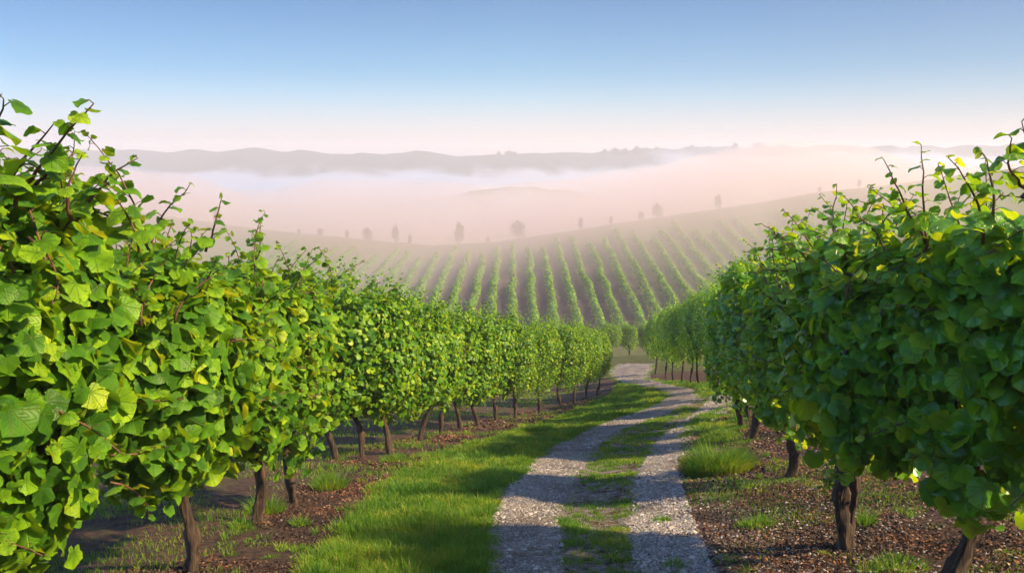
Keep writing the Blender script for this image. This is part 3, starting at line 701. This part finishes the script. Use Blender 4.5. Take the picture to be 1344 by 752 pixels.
# ------------------------------------------------------------------ far field rows
xs_rows = np.arange(-40, 60, 2.5)+.1
def field_row(x0, k):
    g = np.random.default_rng(900+k); y0, y1 = 80, 133+5*math.sin(k*1.7)
    n = 3300; y = g.uniform(y0, y1, n); xo = x0+(fbm(y*.2, y*0+k, 5)-.5)*.8
    gap = vn(y*.8, y*0+k*7.3, 2) > .10
    a = g.uniform(0, np.pi, n); hh = (.62+.35*vn(y*.9, y*0+k*3.1, 8))*(1-.45*float(sstep(12, 30, abs(x0-2)))); ww = .46+.2*vn(y*1.2, y*0+k, 4)
    P = np.stack([xo+np.cos(a)*ww*g.uniform(.7, 1, n), y, .25+np.sin(a)*hh*1.35*g.uniform(.6, 1, n)], 1)[gap]
    P[:, 2] += T(P[:, 0], P[:, 1]); m = len(P)
    N = np.stack([np.cos(a)[gap], g.normal(0, .4, m), np.sin(a)[gap]+.2], 1)+g.normal(0, .3, (m, 3)); D = g.normal(0, 1, (m, 3)); s = g.uniform(.22, .42, m)
    v, f, _ = leaves(P-[x0, y0, 0], N, D, s, 'simple', 5, 1, g)
    z0 = float(T(x0, y0)); v[:, 2] -= z0
    o = link('vine_row', mesh('vine_row', v, f, M_field), None, (x0, y0, z0)); return o
for k, x0 in enumerate(xs_rows):
    o = field_row(x0, k); px = 672+x0/92*F
    if px < 560: lab = 'faint vine row on the hazy left half of the far slope'; gr = 'faint rows left of the field'
    elif px > 860: lab = 'faint vine row climbing the pink hazy right hillside'; gr = 'faint rows right of the field'
    else:
        j = int(round((x0-2.6)/2.5)); gr = 'clear vine rows in the middle of the far slope'
        o_ = ['first', 'second', 'third', 'fourth', 'fifth', 'sixth', 'seventh', 'eighth']
        lab = 'upright green vine row in the middle of the far field, seen end on' if j == 0 else '%s vine row to the %s of the upright middle row on the far slope' % (o_[min(abs(j)-1, 7)], 'left' if j < 0 else 'right')
    tag(o, lab, 'vine row', gr)

# ------------------------------------------------------------------ trees along the crest
def make_tree(seed, slim):
    g = np.random.default_rng(seed); root = bpy.data.objects.new('tree', None); COL.objects.link(root)
    k = 7; t = np.linspace(0, 1, k); P = np.stack([.1*np.sin(t*3+seed), .1*np.cos(t*2), -.3+t*3.4], 1)
    parts = [tube(P, .16*(1-.7*t), 7, .5, seed)]
    for q in range(7):
        a = g.uniform(0, 6.28); b = np.array([0, 0, g.uniform(.9, 2.4)]); L = g.uniform(.6, 1.2)*(.7 if slim else 1.2)
        tt = np.linspace(0, 1, 5); parts.append(tube(b+np.stack([np.cos(a)*tt*L, np.sin(a)*tt*L, tt*L*.8], 1), .06*(1-.8*tt)+.008, 5))
    v, f = join(parts); link('trunk', mesh('trunk', v, f, M_bark), root)
    w = 1.7 if slim else 3.0
    P, N, D, s = crown_leaves(g, w, w, .35, 3.9, 1300, .30, .5)
    P = P*(1+.16*np.sin(P[:, [1]]*4+seed)*np.sin(P[:, [2]]*3.1+seed*2)); P[:, :2] *= (1.12-.35*np.clip((P[:, 2:]-1.2)/2.7, -1, 1))
    v, f, _ = leaves(P, N, D, s, 'simple', 5, 1, g); link('crown', mesh('crown', v, f, M_tree), root); return root
tp = [make_tree(1, True), make_tree(2, False), make_tree(3, True)]; used = set()
TREES = [(286, 279, 24, 0, 'dim slender tree in the fog farthest left above the vines'), (392, 302, 9, 1, 'tiny bush like tree on the left crest, leftmost of the low group'),
 (420, 306, 13, 1, 'small round tree on the left crest next to the tiny bush like one'), (455, 312, 14, 0, 'small dark narrow tree on the left crest'), (482, 317, 20, 1, 'broad misty tree on the left crest, fifth from left'),
 (519, 320, 26, 0, 'tall pale tree at the dip of the crest'), (538, 322, 16, 2, 'short narrow tree right beside the tall pale one at the dip'), (603, 317, 34, 2, 'most distinct dark tree standing at the lowest dip of the crest'),
 (640, 312, 10, 1, 'tiny faint tree between the dark tree and the broad one'), (680, 307, 28, 1, 'broad round tree on the crest above the field centre'), (762, 296, 18, 0, 'pale round tree on the rising crest'),
 (802, 290, 14, 2, 'small pointed tree on the rising crest'), (841, 285, 14, 1, 'left smaller one of the two bushy trees on the rising crest'), (862, 283, 23, 1, 'right larger one of the two bushy trees on the rising crest'),
 (941, 271, 24, 2, 'lone upright tree on the pink right hillside crest'), (1073, 252, 9, 1, 'tiny tree near the top of the pink hillside'), (1124, 243, 13, 0, 'highest tree on the pink hillside, close to the right vines')]
for k, (a, b, hpx, var, lab) in enumerate(TREES):
    d = 152.; x = (a-672)/F*d; zb = float(T(x, d)); sc = hpx/F*d/4.2*.95
    r = tp[var] if var not in used else dup(tp[var]); used.add(var)
    r.location = (x, d, zb); r.scale = (sc,)*3; r.rotation_euler = (0, 0, k*1.3); tag(r, lab, 'tree', 'misty trees along the crest')

for k, (px, hm) in enumerate([(655, 7), (668, 9), (676, 8), (792, 9), (806, 12), (818, 11), (833, 13), (846, 11), (860, 12), (884, 9), (905, 11), (926, 10), (960, 12), (990, 11)]):
    d = 850.; x = (px-672)/F*d; r = dup(tp[k % 3]); r.location = (x, d, float(T(x, d))-2.5); r.scale = (hm/4.2*1.7, hm/4.2*1.7, hm/4.2*.9); r.rotation_euler = (0, 0, k*1.1)
    tag(r, 'faint treetop on the far ridge, half lost in the fog bank', 'tree', 'faint treetops on the far ridge')

# ------------------------------------------------------------------ grass
def blades(P, h, w, g, lean=.45, base=None):
    n = len(P); a = g.uniform(0, 6.28, n); side = np.stack([np.cos(a), np.sin(a), 0*a], 1)
    b = g.uniform(0, 6.28, n); ld = np.stack([np.cos(b), np.sin(b), 0*b], 1)*(np.abs(g.normal(0, lean, n))*h)[:, None]
    up = np.array([0, 0, 1.])*h[:, None]; w = w[:, None]*side
    V = np.stack([P-w*.5, P+w*.5, P+ld*.3+up*.55-w*.4, P+ld*.3+up*.55+w*.4, P+ld+up*.92], 1).reshape(-1, 3)
    o = np.arange(n)[:, None]*5
    return V, [o+np.array([[0, 1, 3, 2]]), o+np.array([[2, 3, 4]])]
def scatter(poly, dens, g, clump=1.6, thr=.35, yref=5.):
    lo, hi = poly.min(0), poly.max(0); n = int(dens*(hi-lo).prod()*1.0); n = min(n, 900000)
    P = np.stack([g.uniform(lo[0], hi[0], n), g.uniform(lo[1], hi[1], n)], 1)
    P = P[inside(P, poly)]
    P = P[g.uniform(0, 1, len(P)) < np.clip((yref/np.maximum(P[:, 1], yref))**1.1, 0, 1)]
    c = fbm(P[:, 0]*clump, P[:, 1]*clump, 61, 4)
    P = P[g.uniform(0, 1, len(P)) < np.clip((c-thr)*5, 0, 1)]
    return P
def grass_obj(name, P, hmin, hmax, label, g, sc=1.0, kind='stuff', wide=.0042):
    c = fbm(P[:, 0]*2.2, P[:, 1]*2.2, 77, 3)
    h = (hmin+(hmax-hmin)*np.clip((c-.25)*2, 0, 1)*g.uniform(.5, 1.15, len(P)))
    w = wide*g.uniform(.7, 1.4, len(P))*np.clip(P[:, 1]/5, 1, 4)**.85
    P3 = np.stack([P[:, 0], P[:, 1], T(P[:, 0], P[:, 1])-.004], 1)
    v, f = blades(P3, h, w, g); o = link(name, mesh(name, v, f, M_grass, False)); tag(o, label, 'grass', kind=kind); return o
gg = np.random.default_rng(3)
jit = lambda P: P+gg.normal(0, .03, P.shape)
PG = np.vstack([scatter(G_LEFT, 9000, gg, 1.6, .16), scatter(G_LEFT[:], 1500, gg, 1, 0)+gg.normal(0, .07, 2)])
print('verge blades', len(PG)); grass_obj('grass', jit(PG), .012, .045, 'lush green grass verge between the left vines and the gravel track', gg)
PM = scatter(G_MID, 12000, gg, 3.0, .49); PM2 = scatter(G_MID, 500, gg, 3, .2)
grass_obj('grass', jit(np.vstack([PM, PM2])), .015, .05, 'patchy short grass strip between the two wheel tracks', gg)
PR = np.vstack([scatter(G_R1, 5000, gg, 1.5, .15), scatter(G_R2, 6000, gg, 2, .30)])
grass_obj('grass', jit(PR), .03, .08, 'sunlit grass patches along the right side of the track', gg)
SOIL_L = W2([(60, 1000), (150, 752), (245, 735), (336, 680), (441, 600), (600, 560), (760, 522), (795, 519), (700, 557), (600, 589), (530, 614), (478, 656), (440, 700), (395, 752), (330, 1000)])
SOIL_R = W2([(985, 1000), (940, 752), (912, 690), (890, 620), (893, 580), (975, 530), (1010, 545), (1200, 620), (1500, 720), (1700, 1000)])
def clumps(poly, n, rlo, rhi, hlo, hhi, per, label, g, name='grass', wide=.0045):
    C_ = scatter(poly, n*60/max(1., (poly.max(0)-poly.min(0)).prod()), g, .9, .30); C_ = C_[g.permutation(len(C_))[:n]]
    rad = rlo+(rhi-rlo)*g.uniform(0, 1, len(C_))**1.5; hh = hlo+(hhi-hlo)*g.uniform(0, 1, len(C_))**1.6
    cnt = (per*(rad/rhi)**1.3*g.uniform(.6, 1.3, len(C_))).astype(int)+12; idx = np.repeat(np.arange(len(C_)), cnt); m = len(idx)
    a = g.uniform(0, 6.28, m); q = np.sqrt(g.uniform(0, 1, m)); off = np.stack([np.cos(a), np.sin(a)], 1)*(q*rad[idx])[:, None]
    P = C_[idx]+off; h = hh[idx]*g.uniform(.5, 1.15, m)*(1-.4*q**2); P3 = np.stack([P[:, 0], P[:, 1], T(P[:, 0], P[:, 1])-.004], 1)
    w = wide*g.uniform(.7, 1.3, m)*np.clip(P[:, 1]/5, 1, 4)**.8
    v, f = blades(P3, h, w, g, .35); o3 = np.concatenate([off/rad[idx][:, None], np.zeros((m, 1))], 1)
    v = v+np.repeat(o3*h[:, None]*.75, 5, 0)*np.tile([0, 0, .3, .3, .9], m)[:, None]
    o = link(name, mesh(name, v, f, M_grass, False)); tag(o, label, 'grass', kind='stuff')
clumps(G_LEFT, 1900, .04, .15, .04, .14, 110, 'shaggy raised clumps of grass in the left verge', gg)
clumps(G_MID, 230, .03, .09, .025, .07, 90, 'low grass clumps on the middle strip of the lane', gg)
clumps(SOIL_R, 160, .03, .08, .02, .09, 60, 'small scattered weed clumps in the litter below the right vines', gg)
clumps(SOIL_L, 120, .03, .09, .03, .11, 60, 'small scattered weed clumps on the soil below the left vines', gg)
clumps(G_R2, 130, .04, .11, .03, .12, 100, 'grass clumps on the bank right of the track', gg)
EDGE = np.vstack([TL[0]+gg.normal(0, .05, TL[0].shape), TL[1]+gg.normal(0, .06, TL[1].shape), TR[0]+gg.normal(0, .05, TR[0].shape)])
EDGE = np.repeat(EDGE, 26, 0); EDGE = EDGE+gg.normal(0, .05, EDGE.shape); EDGE = EDGE[(vn(EDGE[:, 0]*5, EDGE[:, 1]*5, 8) > .42) & (EDGE[:, 1] > 3.5)]
grass_obj('grass', EDGE, .012, .045, 'ragged short grass creeping over the edges of the wheel tracks', gg)
# sparse weeds on soil and behind the left row
BACK_L = np.array([(-7, 3), (-2.4, 3.0), (-2.2, 5), (-2.0, 9), (-1.9, 12), (-.4, 15.5), (1.0, 20), (2.4, 24), (-3, 26), (-10, 20)])
grass_obj('grass', scatter(SOIL_L, 1500, gg, 1.3, .48), .03, .09, 'sparse weeds on the dark soil under the left vines', gg)
grass_obj('grass', scatter(SOIL_R, 3000, gg, 1.5, .50), .02, .06, 'sparse weeds in the leaf litter under the right vines', gg)
grass_obj('grass', scatter(BACK_L, 1200, gg, 1.3, .40), .03, .08, 'dull patchy grass behind the left row of trunks', gg)

def tuft(px, py, rad, h, n, label, wide=.005, squash=1.):
    c = ground_pt(px, py); g = np.random.default_rng(int(px*7+py)); a = g.uniform(0, 6.28, n); r = rad*np.sqrt(g.uniform(0, 1, n))
    x = np.cos(a)*r; y = np.sin(a)*r*squash; hh = h*g.uniform(.25, 1.25, n)*(1-.5*(r/rad)**2)*(.7+.6*vn(x*14+px, y*14, 3))
    z0 = float(T(*c)); P = np.stack([x, y, T(x+c[0], y+c[1])-z0-.004], 1)
    v, f = blades(P, hh, wide*g.uniform(.7, 1.3, n), g, .35); 
    out = np.repeat(np.stack([x, y, 0*x], 1)/rad, 5, 0)*np.tile([0, 0, .3, .3, .9], n)[:, None]*np.repeat(hh, 5)[:, None]*.8
    o = link('grass_tuft', mesh('grass_tuft', v+out, f, M_grass, False), None, (c[0], c[1], z0)); tag(o, label, 'grass tuft', 'separate grass tufts')
tuft(942, 620, .32, .30, 3600, 'largest bright grass tuft arching over the right side of the track', .006, .8)
tuft(432, 640, .17, .20, 900, 'bushy weed clump between the sixth trunk and the left grass verge')
tuft(395, 690, .07, .10, 260, 'small yellowish tuft on the mulch below the straight trunk')
tuft(348, 672, .16, .16, 600, 'weed tuft between two leaning trunks of the left row')
tuft(316, 692, .08, .12, 260, 'little leafy sprig left of the leaning trunk')
tuft(520, 606, .20, .13, 700, 'low grass tuft at the foot of the forked trunk')
tuft(575, 600, .26, .11, 900, 'wide mossy grass tuft on the edge of the left verge')
tuft(868, 686, .07, .07, 350, 'dark green tuft in the middle of the right wheel track')
tuft(1135, 690, .06, .17, 160, 'upright bright tuft beside the knobbly forked trunk')
tuft(992, 690, .12, .09, 450, 'low weed patch in the litter left of the knobbly trunk')
tuft(886, 745, .08, .07, 300, 'small tuft at the bottom edge of the right wheel track')
tuft(1180, 745, .14, .08, 400, 'weed tuft at the bottom right between the two thick trunks')
tuft(930, 548, .22, .10, 700, 'sunny tuft at the right kerb where the tracks meet')

# ------------------------------------------------------------------ gravel and litter
def pebbles(name, P, size, mat, label, g, flat=.6):
    n = len(P); base = np.array([(1, 0, 0), (-1, 0, 0), (0, 1, 0), (0, -1, 0), (0, 0, 1), (0, 0, -1), (.62, .62, .5), (-.62, .62, .5), (.62, -.62, .5), (-.62, -.62, .5)], float)
    base = base[:6]; F = np.array([(0, 2, 4), (2, 1, 4), (1, 3, 4), (3, 0, 4), (2, 0, 5), (1, 2, 5), (3, 1, 5), (0, 3, 5)])
    a = g.uniform(0, 6.28, n); s = size(n); B = base[None]*(1+g.normal(0, .22, (n, 6, 1)))
    B[..., 2] *= flat; c, d = np.cos(a)[:, None], np.sin(a)[:, None]
    X = B[..., 0]*c-B[..., 1]*d; Y = B[..., 0]*d+B[..., 1]*c
    V = np.stack([X, Y, B[..., 2]+g.normal(0, .15, (n, 1))*X], -1)*s[:, None, None]+np.stack([P[:, 0], P[:, 1], T(P[:, 0], P[:, 1])+.012], 1)[:, None]
    f = (F[None]+(np.arange(n)*6)[:, None, None]).reshape(-1, 3)
    o = link(name, mesh(name, V.reshape(-1, 3), [f], mat, False)); tag(o, label, 'gravel', kind='stuff')
pe = lambda lo, hi: (lambda n: lo+(hi-lo)*gg.uniform(0, 1, n)**3)
pebbles('gravel', scatter(P_TL, 13000, gg, 2.2, .30), pe(.0035, .013), M_stone, 'loose grey stones covering the left wheel track', gg)
pebbles('gravel', scatter(P_TR, 11000, gg, 2.2, .36), pe(.0035, .013), M_stone, 'loose grey stones covering the right wheel track', gg)
pebbles('gravel', scatter(SOIL_R, 500, gg, 2, .35), pe(.004, .013), M_stone, 'scattered pebbles on the dark soil bank by the right track', gg)
pebbles('gravel', scatter(G_MID, 500, gg, 3, .4), pe(.004, .010), M_stone, 'fine pebbles among the middle grass strip', gg)
pebbles('gravel', scatter(P_TL, 260, gg, 2, .3), pe(.012, .030), M_stone, 'larger half buried stones in the left wheel track', gg, .45)
pebbles('gravel', scatter(P_TR, 320, gg, 2, .3), pe(.012, .034), M_stone, 'larger half buried stones in the right wheel track', gg, .45)
def litter(P, label, g, size=.026):
    n = len(P); P3 = np.stack([P[:, 0], P[:, 1], T(P[:, 0], P[:, 1])+.008+np.abs(g.normal(0, .006, n))], 1)
    N = np.array([0, 0, 1.])+g.normal(0, .45, (n, 3)); D = g.normal(0, 1, (n, 3))
    v, f, _ = leaves(P3, N, D, size*.62*g.uniform(.35, 1.7, n)*np.clip(P[:, 1]/6, 1, 2.5), 'simple', 5, 1, g)
    o = link('leaf_litter', mesh('leaf_litter', v, f, M_litter, False)); tag(o, label, 'leaf litter', kind='stuff')
litter(scatter(SOIL_L, 4200, gg, 1.8, .34), 'brown and grey leaf litter on the soil under the left vines', gg)
litter(scatter(SOIL_R, 4800, gg, 1.8, .33), 'reddish brown leaf litter under the right vines', gg)
litter(scatter(P_TR, 250, gg, 2, .45), 'stray dry leaves on the right wheel track', gg)
